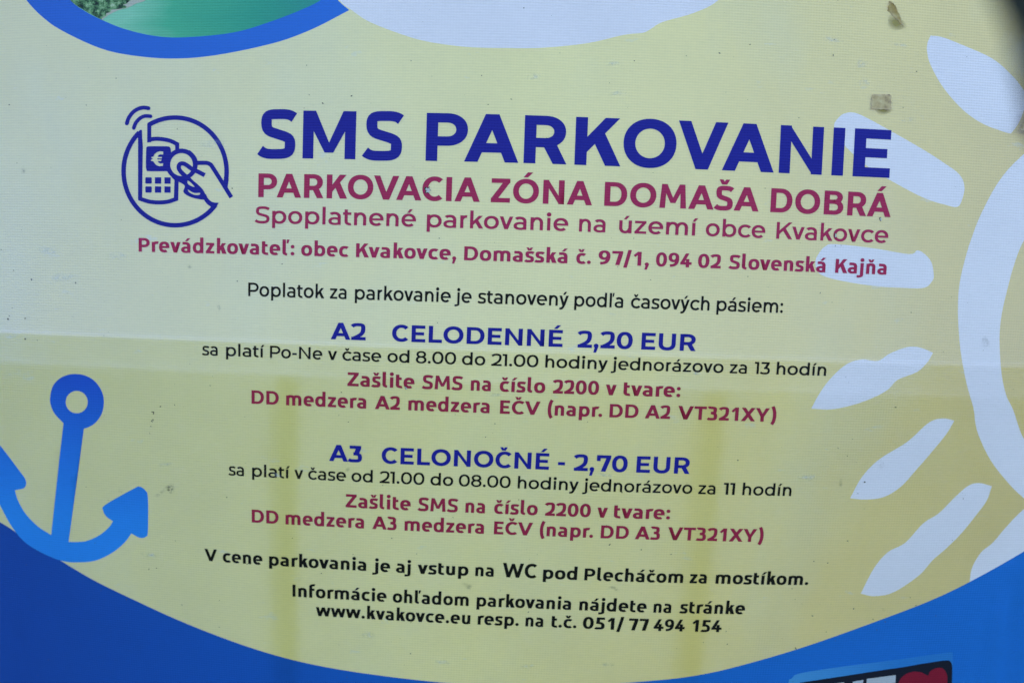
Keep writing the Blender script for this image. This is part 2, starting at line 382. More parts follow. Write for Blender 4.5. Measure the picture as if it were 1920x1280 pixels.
    if ch == 'a':
        w = bw * (.86 if not U else .88)
        bt = X * .60
        g = ring(0, -o, w + 30, bt, W, hh * .86, 2.25)
        g += [('-', rect(w, -50, w + 80, bt + 50)), ('+', rect(w - W, 0, w, X * .6 + 16))]
        g += sector(w * .02 - 20, X + o - X * .80, w, X + o, W, hh, 0, 140 if not U else 118, 2.3)
        if U: g = [(s, p) for s, p in g] + [('+', rect(w * .14, X + o - hh, w * .5, X + o))]
        return g, 32, w + 32 + 72
    if ch == 's':
        w = bw * (.78 if not U else .80)
        return s_shape(w, X, W * .98, hh * .93), 22, w + 46
    if ch in 'iıjl':
        g = []
        if ch == 'l':
            g = [('+', rect(0, 0, W, A))]
            if U: g = [('+', rect(0, 130, W, A))] + sector(0, -8, W * 2.9, 310, W, H * .9, 180, 268, 2.2); return g, 66, 66 + W * 1.55 + 24
            return g, 82, W + 164
        if ch == 'j':
            g = [('+', rect(0, -72, W, X))] + sector(-W * (3.4 if not U else 2.9) - 20, D - 6, W, 60, W, H * .95, 272, 362, 2.2)
        else: g = [('+', rect(0, 0, W, X))]
        if ch != 'ı':
            r = W * (.60 if f != 'medium' else .70); g += [('+', sup(w2, X + (135 if not U else 150), r, r, 2.1, 20))]
        return g, 80 if ch != 'j' else 82, W + (160 if not U else 140)
    if ch == 'k':
        w = 500 if not U else 455; d = W * 1.32
        return [('+', rect(0, 0, W, A)), ('+', [(W - 10, 130), (W - 10, 130 + d), (w - d - 6, X), (w - 18, X)]), ('+', [(w * .38, X * .50), (w * .38 + 70, X * .5 + d * .62), (w * .38 + d * .72, X * .5 + d * .5), (w + 8, 0), (w + 8 - d, 0)])], 78, 78 + w + 8
    if ch == 't':
        g = [('+', rect(0, X - hh * .98 + 0, 330, X)), ('+', rect(62, 150, 62 + W, X + (118 if not U else 140)))]
        g += sector(62, -9, 62 + W * 2 + 190, 330, W, H * .95, 180, 282, 2.25)
        if U: g[0] = ('+', rect(62, X - hh * .95, 330, X))
        return g, 14 if not U else -6, 372 if not U else 378
    if ch == 'f':
        g = [('+', rect(0 if not U else 62, X - hh * .98, 340, X)), ('+', rect(62, 0, 62 + W, A - 150)), ]
        g += sector(62, A - 330, 62 + W * 2 + 190, A + 8, W, H * .95, 76, 182, 2.25)
        return g, 0, 372
    if ch in 'vy':
        w = (510 if not U else 500); l = W * 1.08; c = w / 2; q = l * .5
        g = [('+', [(0, X), (l, X), (c + q, 0), (c - q, 0)]), ('+', [(w - l, X), (w, X), (c + q, 0), (c - q, 0)])]
        if ch == 'y': g += stroke(bez(((c + 4, 40), (c - 50, -100), (c - 90, D + 40), (c - 230, D + 62)), k=10), W, H)
        return g, 6, w + 12
    if ch == 'w':
        w = 800; l = W * 1.0; a = w * .265
        q = l * .5
        return [('+', [(0, X), (l, X), (a + q, 0), (a - q, 0)]), ('+', [(w / 2 - q, X), (w / 2 + q, X), (a + q, 0), (a - q, 0)]),
                ('+', [(w / 2 - q, X), (w / 2 + q, X), (w - a + q, 0), (w - a - q, 0)]), ('+', [(w - l, X), (w, X), (w - a + q, 0), (w - a - q, 0)])], 6, w + 12
    raise KeyError(ch)

_cache = {}
def solid(ops, extra=()):
    """exact union/difference of outlines -> (verts, tris)"""
    vs, fs = [], []
    for s, p in ops:
        a = sum(p[i-1][0] * p[i][1] - p[i][0] * p[i-1][1] for i in range(len(p)))
        if a < 0: p = p[::-1]
        k = len(vs); vs += [Vector((x + 1e-3 * (len(fs) % 3), y)) for x, y in p]; fs.append(list(range(k, k + len(p))))
    vs += [Vector(q) for q in extra]
    v, e, f, ov, oe, of = delaunay_2d_cdt(vs, [], fs, 0, 1e-4)
    tris = []
    for t, src in zip(f, of):
        inside = False
        for i, (s, _) in enumerate(ops):
            if i in src: inside = (s == '+')
        if inside: tris.append(tuple(t))
    return [(q.x, q.y) for q in v], tris
def glyph_mesh(ch, f):
    if (ch, f) not in _cache:
        ops, l, adv = glyph(ch, f); _cache[ch, f] = (*solid(ops), l, adv)
    return _cache[ch, f]
# ---------------------------------------------------------------- inks
NAVY = (.008, .011, .285, 1); CRIM = (.41, .022, .098, 1); CRIM2 = (.34, .018, .062, 1); BLACK = (.008, .008, .008, 1); WHITE = (.76, .725, .80, 1)
def ground_col(b, v):
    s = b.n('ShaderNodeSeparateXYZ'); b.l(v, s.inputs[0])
    f = b.math('MULTIPLY_ADD', s.outputs[0], .62, .5)          # left to right across the print, yellower at the right
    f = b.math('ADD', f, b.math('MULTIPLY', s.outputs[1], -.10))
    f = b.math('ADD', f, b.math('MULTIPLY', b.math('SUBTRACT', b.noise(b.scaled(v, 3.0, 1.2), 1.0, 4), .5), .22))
    base = b.ramp(f, (.0, (.73, .645, .18, 1)), (.18, (.81, .71, .235, 1)), (.50, (.97, .825, .30, 1)), (.80, (.91, .715, .225, 1)), (1.0, (.76, .57, .17, 1)))  # lighter middle, darker sides: lens vignetting painted into the yellow ink
    wn = b.ramp(b.noise(b.scaled(v, 3.2, 1.6), 1.0, 5, .6), (.50, 0.0), (.74, .18))
    base = b.mix(wn, base, (.66, .76, .66, 1))
    # rubbed, bleached spots where the ink has worn thin
    sp = b.ramp(b.noise(b.scaled(v, 16, 34), 1.0, 4, .6), (.66, 0.0), (.76, .34))
    return b.mix(sp, base, (.55, .66, .78, 1))
def ground_thru(b, v):
    s = b.n('ShaderNodeSeparateXYZ'); b.l(v, s.inputs[0])
    f = b.math('MULTIPLY_ADD', s.outputs[0], .62, .5)
    return b.ramp(f, (.0, (.22, .28, .70, 1)), (.5, (.19, .25, .42, 1)), (1.0, (.17, .22, .44, 1)))
def grad_v(lo, hi, v0, v1):
    def g(b, v):
        s = b.n('ShaderNodeSeparateXYZ'); b.l(v, s.inputs[0])
        f = b.math('DIVIDE', b.math('SUBTRACT', s.outputs[1], v0), v1 - v0)
        return b.ramp(f, (0.0, lo), (1.0, hi))
    return g
def grad_u(u0, u1, *st):
    def g(b, v):
        s = b.n('ShaderNodeSeparateXYZ'); b.l(v, s.inputs[0])
        return b.ramp(b.math('DIVIDE', b.math('SUBTRACT', s.outputs[0], u0), u1 - u0), *st)
    return g
def lake_col(b, v):
    s = b.n('ShaderNodeSeparateXYZ'); b.l(v, s.inputs[0])
    f = b.math('DIVIDE', b.math('ADD', s.outputs[0], .56), .32)
    f = b.math('ADD', f, b.math('MULTIPLY', b.noise(b.scaled(v, 10, 40), 1.0, 3), .25))
    return b.ramp(f, (.12, (.24, .58, .42, 1)), (.35, (.07, .43, .27, 1)), (.75, (.035, .34, .25, 1)), (1.0, (.03, .28, .27, 1)))
def tree_col(b, v):
    n = b.noise(v, 75, 5, .78)
    return b.ramp(n, (.38, (.004, .014, .018, 1)), (.47, (.03, .09, .05, 1)), (.55, (.15, .32, .15, 1)), (.64, (.40, .54, .36, 1)))
M = {
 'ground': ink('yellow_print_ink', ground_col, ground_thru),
 'white': ink('unprinted_white_vinyl', WHITE, (.50, .62, .92, 1), trans=.06),
 'white2': ink('white_fading_oval', (.75, .71, .78, 1), (.50, .62, .92, 1), trans=.06),
 'navy': ink('navy_ink', NAVY, trans=0), 'crimson': ink('crimson_ink', CRIM, trans=0), 'crimson_dark': ink('dark_crimson_ink', CRIM2, trans=0), 'black': ink('black_ink', BLACK, trans=0, gloss=.014),
 'ring': ink('blue_ring_ink', grad_u(-.75, -.15, (0, (.012, .08, .42, 1)), (1, (.016, .14, .56, 1))), (.02, .12, .6, 1), trans=.15),
 'wave': ink('blue_wave_ink', grad_u(-.75, .75, (0, (.006, .055, .33, 1)), (.25, (.007, .09, .45, 1)), (.6, (.008, .14, .56, 1)), (1, (.008, .16, .60, 1))), (.01, .10, .5, 1), trans=.12),
 'anchor': ink('anchor_blue_ink', grad_v((.020, .25, .80, 1), (.006, .055, .50, 1), -.30, -.06), (.02, .14, .6, 1), trans=.12),
 'lake': ink('printed_lake_water', lake_col, trans=0), 'shore': ink('printed_sand', (.46, .47, .42, 1), trans=0), 'trees': ink('printed_tree_crowns', tree_col, trans=0),
 'plate': ink('emblem_dark_ink', (.006, .010, .028, 1), trans=0), 'plate_rim': ink('emblem_pale_blue_ink', grad_u(.35, .62, (0, (.09, .36, .72, 1)), (1, (.02, .19, .60, 1))), trans=0),
 'emblem_white': ink('emblem_white_ink', (.46, .50, .60, 1), trans=0), 'heart': ink('heart_red_ink', grad_u(.515, .60, (0, (.30, .09, .16, 1)), (.35, (.27, .020, .060, 1)), (1, (.24, .008, .035, 1))), trans=0),
}
# ---------------------------------------------------------------- the banner and the large printed shapes
banner = empty('banner', fr(0, -.85, -.25), 'yellow and blue printed vinyl parking banner with the navy heading SMS PARKOVANIE', 'banner')
def smooth(pts, closed=True, k=5):
    out = []; n = len(pts)
    for i in range(n if closed else n - 1):
        p = [pts[(i + j) % n] if closed else pts[min(n - 1, max(0, i + j))] for j in (-1, 0, 1, 2)]
        if len(p[1]) > 2: 
            out.append(p[1][:2])
            if len(p[2]) > 2: continue
        P = [Vector(q[:2]) for q in p]
        if len(p[1]) > 2: P[0] = P[1] - (P[2] - P[1])
        if len(p[2]) > 2: P[3] = P[2] + (P[2] - P[1])
        for j in range(0 if len(p[1]) == 2 else 1, k):
            t = j / k
            q = .5 * ((2 * P[1]) + (P[2] - P[0]) * t + (2 * P[0] - 5 * P[1] + 4 * P[2] - P[3]) * t * t + (3 * P[1] - P[0] - 3 * P[2] + P[3]) * t ** 3)
            out.append((q.x, q.y))
    return out
# a third entry marks a sharp corner
K_ = 1
OVAL = [(636, 0), (658, 18), (691, 40), (746, 62), (800, 78), (873, 88.6), (946, 91), (1019, 90), (1103, 81), (1169, 66), (1205, 62), (1220, 55), (1242, 42), (1300, 25), (1348, 0), (1400, -60), (1430, -150, K_), (560, -150, K_), (590, -60)]
RING = [(49, 0), (84, 36), (120, 60), (182, 89), (237, 103), (317, 110), (401, 104), (510, 82), (583, 56), (655, 19, K_), (633, 0), (575, -60), (520, -150, K_), (-30, -150, K_), (10, -60)]
LAKE = [(131, 0), (160, 22), (193, 39), (237, 56), (292, 68), (346, 70), (438, 61), (510, 40), (569, 17), (602, 0), (640, -30), (680, -150, K_), (60, -150, K_), (95, -50)]
RAYS = [
 [(1745, 67, K_), (1739, 82), (1738.6, 98), (1745, 122), (1767, 162), (1803, 204), (1840, 231), (1880, 247), (1894.7, 251, K_), (1908, 233), (1920, 203), (1921, 175), (1894.7, 140), (1858, 109), (1803, 84), (1767, 70)],
 [(1570, 224), (1564.6, 234), (1568, 249), (1577, 264), (1599, 288), (1621, 308), (1667, 337), (1731, 371), (1775, 385), (1794, 388), (1802, 378), (1808, 352), (1799, 328), (1770, 306), (1731, 281), (1672, 247), (1621, 219), (1599, 211), (1581, 214)],
 [(1537, 474), (1548, 462), (1566, 457.5), (1639, 465.6), (1704, 476.5), (1719.6, 469.5), (1735, 478), (1746, 493), (1750, 515), (1747, 527), (1732, 539.5), (1694, 539.6), (1639, 536), (1577, 526), (1545, 517), (1533, 507), (1530, 489)],
 [(1521, 765.7, K_), (1537, 737), (1559, 708), (1588, 682.6), (1617, 673.5), (1646, 676.4), (1668.6, 662.5), (1701, 650.5), (1725, 651.6), (1748.8, 661, K_), (1738, 679), (1719, 697), (1683, 711.8), (1665, 730), (1639, 744.6), (1603, 758), (1560, 767)],
 [(1789, 788, K_), (1767, 784), (1741, 792), (1701, 828), (1650, 860), (1617, 893), (1594, 933.4, K_), (1621, 936), (1657, 931.5), (1690, 911.5), (1720, 878), (1745, 849), (1774, 813)],
 [(1860, 911, K_), (1836, 905), (1816, 910), (1792, 930), (1760, 962), (1731, 981), (1698, 1017), (1665, 1035), (1639, 1065), (1614, 1112, K_), (1639, 1117), (1676, 1110), (1723, 1079), (1749, 1050), (1774, 1028), (1803, 999), (1833, 962), (1851, 937)],
 [(1818, 1094, K_), (1823, 1064), (1840, 1035), (1862, 1017), (1887, 988), (1920, 955), (1975, 915), (2010, 930, K_), (1990, 985), (1975, 1004, K_), (1920, 1038, K_), (1840, 1083, K_)]]
RAYS.append([(1990, -60), (1975, 0), (1978, 70), (2000, 130), (2030, 128), (2048, 60), (2050, -40), (2025, -75)])
SUNR = [(2190, 150), (2100, 168), (2000, 215), (1920, 288), (1887, 321), (1862, 357), (1836, 408), (1820, 450), (1810, 482), (1799, 529), (1795.5, 573), (1797, 620), (1802, 668), (1812, 719), (1825, 765), (1829, 795), (1837, 821), (1855, 858), (1880, 892), (1920, 933), (2000, 990), (2100, 1035), (2190, 1050, K_), (2190, 960, K_), (2100, 935), (2010, 888), (1950, 850), (1920, 822), (1900, 768), (1887, 741), (1878, 700), (1874, 640), (1877, 595), (1887, 548), (1902, 493), (1920, 449), (1960, 385), (2030, 315), (2110, 265), (2190, 245, K_)]
WAVE = [(-260, 840), (-120, 912), (0, 979), (47, 1010), (109, 1048), (175, 1087), (255, 1126), (328, 1159.5), (401, 1188.6), (474, 1214), (547, 1235), (620, 1251), (700, 1264), (800, 1276), (900, 1283), (1000, 1286), (1100, 1284), (1220, 1275), (1293, 1267), (1366, 1252.5), (1475, 1221.5), (1585, 1185), (1694, 1146), (1767, 1116), (1840, 1079), (1920, 1034), (2050, 955), (2240, 830, K_), (2240, 1600, K_), (-260, 1600, K_)]
ANCH = [(95.6, 1002.6, K_), (119, 793, K_), (103, 776), (95.5, 760), (94, 744), (99, 724), (111, 710), (127, 702.5), (143, 701), (160, 704), (177, 714), (190, 732), (194.5, 752), (191, 774), (180, 791), (168, 799.5), (157, 803.5, K_), (128.4, 1015.4, K_), (146, 1015.5), (164, 1013), (186, 1003), (203, 989), (211.5, 977, K_), (199, 968), (193, 957), (197, 946), (248, 917), (261, 912), (272, 919), (277, 933), (277, 995), (273, 1006), (262, 1008), (246, 999.7, K_), (233, 1017), (211.5, 1035), (182, 1049.5), (153, 1053.7), (120, 1052), (84, 1039), (47, 1017), (22, 988), (5, 958), (-6, 936, K_), (-18, 934), (-28, 922), (-36, 845), (-32, 828), (-18, 822), (-4, 830), (36, 882), (48, 900), (45.6, 914), (27.4, 918.8, K_), (33, 937), (47, 962), (70, 986)]
HOLE = [(143.7 + 20.5 * math.cos(a * PI / 10), 753.5 + 21 * math.sin(a * PI / 10)) for a in range(20)]
RIM = [(1476, 1290), (1484, 1270), (1504, 1259.5), (1597, 1246), (1646, 1240.5), (1783, 1222, K_), (1787, 1222, K_), (1787, 1420, K_), (1462, 1440, K_)]
PLATE = [(1497, 1290), (1500, 1280), (1509, 1276.6), (1670, 1253.4), (1736, 1243), (1774, 1237.5), (1783, 1240), (1786, 1249, K_), (1783, 1400, K_), (1495, 1420, K_)]
HEART = [(1741, 1266, K_), (1745, 1258), (1756, 1252), (1768, 1252.5), (1775, 1262), (1776.5, 1275), (1772, 1300), (1735, 1350, K_), (1695, 1318), (1684, 1292), (1686, 1276), (1695, 1265), (1710, 1259), (1726, 1259.5), (1736, 1264)]
regions = [  # name, outline, material, label, stack level
 ('white_oval', OVAL, 'white2', 'soft edged white oval cut off by the top of the photo', None),
 ('blue_ring', RING, 'ring', 'royal blue ring round the lake picture', None),
 ('lake_picture', LAKE, 'lake', 'green lake water inside the blue ring', None)]
for i, r in enumerate(RAYS): regions.append(('sun_ray', r, 'white', None, None))
regions += [('sun_ring', SUNR, 'white', 'white sun circle cut off by the right edge', None),
 ('blue_wave', WAVE, 'wave', 'royal blue wave along the foot of the banner', None),
 ('anchor', ANCH, 'anchor', 'blue anchor fading lighter downwards', None)]
polys = [[uv(*p) for p in smooth(r[1])] for r in regions]
hole = [uv(*p) for p in smooth(HOLE)]
def ccw(p):
    a = sum(p[i - 1][0] * p[i][1] - p[i][0] * p[i - 1][1] for i in range(len(p)))
    return p if a > 0 else p[::-1]
U0, U1, V0, V1 = -1.02, 1.02, -.78, .72
def cut(poly_list, step, extent=None):
    vs, fs, es = [], [], []
    for p in poly_list:
        p = ccw(p); k = len(vs); vs += [Vector(q) for q in p]; fs.append(list(range(k, k + len(p))))
    if extent:
        a0, a1, b0, b1 = extent
        nu, nv = int((a1 - a0) / step), int((b1 - b0) / step)
        for i in range(nu + 1):
            for j in range(nv + 1):
                je = 0 if i in (0, nu) or j in (0, nv) else 1
                vs.append(Vector((a0 + (a1 - a0) * i / nu + je * random.uniform(-.1, .1) * step, b0 + (b1 - b0) * j / nv + je * random.uniform(-.1, .1) * step)))
    v, e, f, ov, oe, of = delaunay_2d_cdt(vs, [], fs, 0, 1e-6)
    return v, f, of
v, f, of = cut(polys + [hole], .013, (U0, U1, V0, V1))
nR = len(regions); parts = [[] for _ in range(nR + 1)]
for t, src in zip(f, of):
    if not all(U0 - 1e-4 <= v[i].x <= U1 + 1e-4 and V0 - 1e-4 <= v[i].y <= V1 + 1e-4 for i in t): continue
    s = [i for i in src if i < nR]
    if nR in src and nR - 1 in s: s.remove(nR - 1)
    parts[max(s) + 1 if s else 0].append(t)
def sheet_part(name, tris, mat, label=None, off=0.0):
    idx = {}; vv = []; tt = []
    for t in tris:
        q = []
        for i in t:
            if i not in idx: idx[i] = len(vv); vv.append((v[i].x, v[i].y))
            q.append(idx[i])
        tt.append(q)
    return tag(mesh_obj(name, [surf(a, b, off) for a, b in vv], tt, mat, banner, vv, True), label)
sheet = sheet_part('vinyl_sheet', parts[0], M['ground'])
for (name, _, m, lab, _), tr in zip(regions, parts[1:]):
    if tr: sheet_part(name, tr, M[m], lab)
def flat(name, ops, mat, off, label=None, parent=None, step=None):
    """outlines (in banner metres) laid on the banner as one printed patch"""
    xs = [x for _, p in ops for x, y in p]; ys = [y for _, p in ops for x, y in p]; g = 15; ex = []
    if max(xs) - min(xs) > .03 or max(ys) - min(ys) > .03:       # inner points so that a large patch follows the bow
        ex = [(x + (y % 7) * .31, y + (x % 5) * .37) for x in range(int(min(xs) * 1000) + 4, int(max(xs) * 1000), g) for y in range(int(min(ys) * 1000) + 4, int(max(ys) * 1000), g)]
    vv, tt = solid([(s, [(x * 1000, y * 1000) for x, y in p]) for s, p in ops], ex); vv = [(x / 1000, y / 1000) for x, y in vv]
    return tag(mesh_obj(name, [surf(a, b, off) for a, b in vv], tt, mat, parent or banner, vv, True), label)
def pxp(pts): return [uv(*p) for p in pts]
# shore and tree crowns printed in the lake picture
SHORE = [(131, 0), (160, 21), (192, 38.5, K_), (200, 32), (208, 27), (222, 20), (240, 15), (256, 7), (276, -2), (300, -40, K_), (110, -40, K_)]
TREES = [(131, 0), (160, 21), (191, 38, K_), (193, 34), (199, 31), (200, 26), (206, 24), (210, 19), (216, 18.5), (226, 17), (236, 15.5), (237, 12), (231, 10), (238, 7), (243, 2), (248, -4), (250, -40, K_), (110, -40, K_)]
flat('shore', [('+', pxp(smooth(SHORE)))], M['shore'], .0002)
flat('tree_crowns', [('+', pxp(smooth(TREES, k=4)))], M['trees'], .0004)
# emblem at the foot
flat('emblem_rim', [('+', pxp(smooth(RIM)))], M['plate_rim'], .0002)
flat('emblem_plate', [('+', pxp(smooth(PLATE)))], M['plate'], .0004)
E_ = [(1625, 1271.7), (1679.6, 1264.4), (1679, 1279), (1648, 1283), (1647, 1296), (1675, 1292), (1674, 1307), (1646, 1310), (1645, 1326), (1676, 1323), (1675, 1338), (1623, 1344)]
V_ = [(1562, 1280), (1582, 1277.5), (1590, 1318), (1599, 1276.5), (1619, 1273.5), (1602, 1346), (1578, 1349)]
flat('emblem_letter', [('+', pxp(E_))], M['emblem_white'], .0006); flat('emblem_letter', [('+', pxp(V_))], M['emblem_white'], .0006)
flat('emblem_heart', [('+', pxp(smooth(HEART)))], M['heart'], .0006)
# ---------------------------------------------------------------- phone and coin pictogram (traced in photo pixels)
def ic(x, y): return uv(210 + x / 4.924, 180 + y / 4.924)
def icp(pts): return [ic(*p) for p in pts]
def capped(path, w):
    g = stroke(path, w); r = w / 2
    return g + [('+', sup(path[0][0], path[0][1], r, r, 2, 14)), ('+', sup(path[-1][0], path[-1][1], r, r, 2, 14))]
def sm(p, k=6): return smooth(p, False, k) + [p[-1][:2]]
ell = lambda a0, a1, k=50: [(583 + 473 * math.cos(math.radians(a0 + (a1 - a0) * i / k)), 697 + 497 * math.sin(math.radians(a0 + (a1 - a0) * i / k))) for i in range(k + 1)]
I = []
I += stroke([(490, 398), (420, 397), (347, 406), (345, 400), (345, 262), (352, 257)], 37)[:0]
I += [('+', [(327, 432), (327, 258), (345, 246), (364, 262), (364, 284), (364, 384), (364, 428)])]
I += stroke(ell(-121, 16), 42)
I += stroke(sm([(340, 408), (400, 397), (470, 401), (540, 416), (590, 440), (610, 450)]), 38) + [('+', [(583, 452), (620, 432), (620, 520), (583, 520)])]
I += stroke(ell(38, 226), 42)
I += [('+', [(243, 400), (240, 375), (225, 360), (258, 318), (272, 313), (279, 322), (282, 400), (287, 470), (281, 940), (243, 966)])]
I += stroke(sm([(256, 948), (340, 975), (430, 984), (520, 976), (602, 948)]), 38) + [('+', [(572, 940), (577, 770), (616, 770), (612, 966)])]
I += capped(sm([(140, 256), (158, 205), (195, 155), (240, 124), (290, 110), (338, 116)]), 36)
I += capped(sm([(204, 298), (222, 252), (262, 208), (308, 188), (357, 190)]), 34)
I += [('+', smooth([(318, 500), (322, 474), (345, 467), (430, 466), (515, 467), (538, 480), (545, 520), (545, 640), (530, 696, 1), (345, 696), (322, 684), (315, 640)]))]
I += [('-', [(a + 378, b + 512) for a, b in [(95, 2), (96, 30), (70, 28), (52, 36), (46, 52), (85, 52), (82, 66), (42, 66), (42, 76), (80, 76), (76, 90), (46, 90), (54, 106), (72, 114), (95, 110), (94, 134), (60, 138), (30, 126), (12, 104), (4, 92), (-16, 90), (-14, 76), (-2, 74), (-2, 66), (-14, 64), (-10, 52), (6, 50), (16, 26), (40, 8), (66, 0)]])]
for x0, x1 in ((310, 369), (398, 456), (485, 542)):
    for y0, y1 in ((752, 811), (836, 894)):
        c_ = 7 if x0 == 310 else 2
        I.append(('+', [(x0 + c_, y0), (x1 - c_, y0), (x1, y0 + c_), (x1, y1 - c_), (x1 - c_, y1), (x0 + c_, y1), (x0, y1 - c_), (x0, y0 + c_)]))
I += [('+', sup(642, 632, 148, 146, 2, 40)), ('-', sup(642, 634, 104, 106, 2, 36))]
I += stroke(sm([(770, 640), (765, 590), (735, 545), (700, 515)]), 42)
I += stroke(sm([(855, 731), (790, 698), (735, 672), (690, 640), (655, 624), (625, 632), (616, 665), (640, 705), (700, 760), (770, 830), (830, 890), (850, 945)]), 40)
I += [('+', smooth([(600, 765), (640, 750), (690, 745), (760, 790), (835, 860), (860, 915), (850, 955), (800, 952), (735, 937), (680, 910), (658, 880), (672, 832), (640, 805), (612, 790)]))]
I += [('-', smooth([(688, 782), (715, 790), (760, 835), (740, 836), (705, 815)])), ('-', smooth([(702, 865), (725, 880), (760, 896), (808, 895), (810, 908), (780, 915), (740, 905), (708, 884)]))]
I += [('+', [(545, 745), (600, 770), (700, 765), (690, 840), (640, 802), (575, 775)])]
I += stroke(sm([(780, 618), (860, 617), (900, 628), (935, 670), (1100, 935)]), 39)
I += [('+', [(1030, 780), (1076, 760), (1066, 840), (1050, 850)]), ('+', smooth([(835, 930), (862, 905), (885, 945), (925, 978), (986, 986, 1), (940, 1040), (905, 1018), (870, 990)]))]
flat('phone_pictogram', [(s, icp(p)) for s, p in I], M['navy'], .0004, 'navy round pictogram of a phone and a hand holding a coin')
# ---------------------------------------------------------------- lettering
def line_v(samples): return sum(uv(x, y)[1] for x, y in samples) / len(samples)
def text_line(words, font, mat, base, cap, label, name='text_line', off=.0004, by_letter=None):
    """words: (text, ink start px, ink end px); base: baseline samples in photo px; cap: cap height in px"""
    v0 = line_v(base); C = FONTS[font]['C']
    V_, T_, UV_ = [], [], []
    for wd in words:
        s, xa, xb = wd[:3]; cs = wd[3] if len(wd) > 3 else 1.0
        yb = base[0][1] + (base[-1][1] - base[0][1]) * ((xa + xb) / 2 - base[0][0]) / max(1, base[-1][0] - base[0][0])
        u0, u1 = uv(xa, yb)[0], uv(xb, yb)[0]
        h = (uv((xa + xb) / 2, yb - cap * cs)[1] - uv((xa + xb) / 2, yb)[1]) / C
        pen = 0; G = []; lo = 1e9; hi = -1e9
        for ch in s:
            gv, gt, l, adv = glyph_mesh(ch, font)
            pen += KERN.get((G[-1][3] if G else '') + ch, 0)
            body = [x for x, y in gv if y < C + 12 or ch in '()/'] or [x for x, y in gv]
            if ch == 'í' or ch == 'ľ': body = [0, FONTS[font]['W']] 
            G.append((gv, gt, pen + l, ch)); lo = min(lo, pen + l + min(body)); hi = max(hi, pen + l + max(body)); pen += adv
        k = (u1 - u0) / (hi - lo)
        for gv, gt, x, ch in G:
            n = len(V_)
            for a, b in gv:
                p = (u0 + (x + a - lo) * k, v0 + b * h); UV_.append(p); V_.append(surf(*p, off))
            T_ += [tuple(i + n for i in t) for t in gt]
    return tag(mesh_obj(name, V_, T_, mat, banner, UV_, True), label)
KERN = {'AV': -75, 'VA': -75, 'KO': -28, 'OV': -28, 'PA': -45, 'AC': -22, 'ac': 0, 'va': -14, 'ko': -14, 'ov': -14, 've': -14, 'vá': -14, 'VT': 12, 'RK': 0, 'av': -10, 'TA': -50, 'ák': 0, 'LO': -12, 'r.': -40, 'v.': -30, 'ře': 0, 'AP': 0, 'Ko': -20, 'Kv': -28, 'Ka': -14, 'XY': -6, 'Po': -20, 'za': -4, 'A2': -6, 'A3': -6, '70': -18, '21': 0, '11': 0}
# the heading letter by letter (its spacing is set by eye in the photograph too)
HB = [(566.9, 297.7), (797.2, 301.5), (980.9, 305.6), (1076.4, 309), (1313, 317.9), (1460, 324.2), (1570.4, 329.6), (1667, 333.4)]
def hx(c, x): return (470 if c == 5 else 1070) + x / 3.1475
HL = [('S', hx(5, 37), hx(5, 268)), ('M', hx(5, 305), hx(5, 617)), ('S', hx(5, 655), hx(5, 897)), ('P', hx(5, 1031), hx(5, 1276)), ('A', hx(5, 1258), hx(5, 1578)), ('R', hx(5, 1608), hx(5, 1862)),
      ('K', hx(6, 20), hx(6, 292)), ('O', hx(6, 305), hx(6, 617)), ('V', hx(6, 625), hx(6, 918)), ('A', hx(6, 891), hx(6, 1200)), ('N', hx(6, 1229), hx(6, 1484)), ('I', hx(6, 1540), hx(6, 1608)), ('E', hx(6, 1664), hx(6, 1880))]
text_line(HL, 'title', M['navy'], HB, 89.8, 'navy heading SMS PARKOVANIE', 'heading')
L_ = text_line
L_([('PARKOVACIA', 483.7, 899.5), ('ZÓNA', 919.6, 1109.7), ('DOMAŠA', 1132, 1422.7), ('DOBRÁ', 1444.3, 1669.8)], 'rounded', M['crimson'], [(483.7, 370.1), (720, 373.8), (1016.5, 382.2), (1233, 389.6), (1444, 397.6), (1669.8, 407.1)], 44.8, 'crimson line PARKOVACIA ZÓNA DOMAŠA DOBRÁ')
L_([('Spoplatnené', 477, 779.8), ('parkovanie', 799.8, 1064.8), ('na', 1084.9, 1138.3), ('území', 1160, 1303), ('obce', 1322.6, 1434.7), ('Kvakovce', 1455.4, 1664.8)], 'medium', M['crimson'], [(605, 421), (884.6, 428), (1087.5, 434.5), (1298.8, 441.5), (1456, 447.8), (1542.8, 451)], 31.5, 'thin crimson line Spoplatnené parkovanie na území obce Kvakovce')
L_([('Prevádzkovateľ:', 260.5, 551.8), ('obec', 564.5, 653.5), ('Kvakovce,', 667.2, 855.2), ('Domašská', 869.7, 1066.6), ('č.', 1079.7, 1107.2), ('97/1,', 1121.3, 1216.6), ('094', 1229.3, 1296.3), ('02', 1308, 1351), ('Slovenská', 1365, 1551.3), ('Kajňa', 1566.2, 1664.6)], 'rounded', M['crimson'], [(262.7, 471.9), (407.9, 475.4), (668.7, 482.1), (1197.8, 499), (1351, 503.4), (1567.5, 511.3), (1664.6, 514.8)], 26.2, 'crimson line with the address of the operator')
L_([('Poplatok', 465, 608), ('za', 618.5, 652), ('parkovanie', 665.2, 845), ('je', 852.2, 884), ('stanovený', 895, 1065.3), ('podľa', 1076.2, 1170.7), ('časových', 1182.5, 1330), ('pásiem:', 1343, 1467.8)], 'medium', M['black'], [(465, 556.3), (608, 559.6), (845, 566), (1065, 572.8), (1330, 582.6), (1467, 586.6)], 25.5, 'black line Poplatok za parkovanie je stanovený podľa časových pásiem')
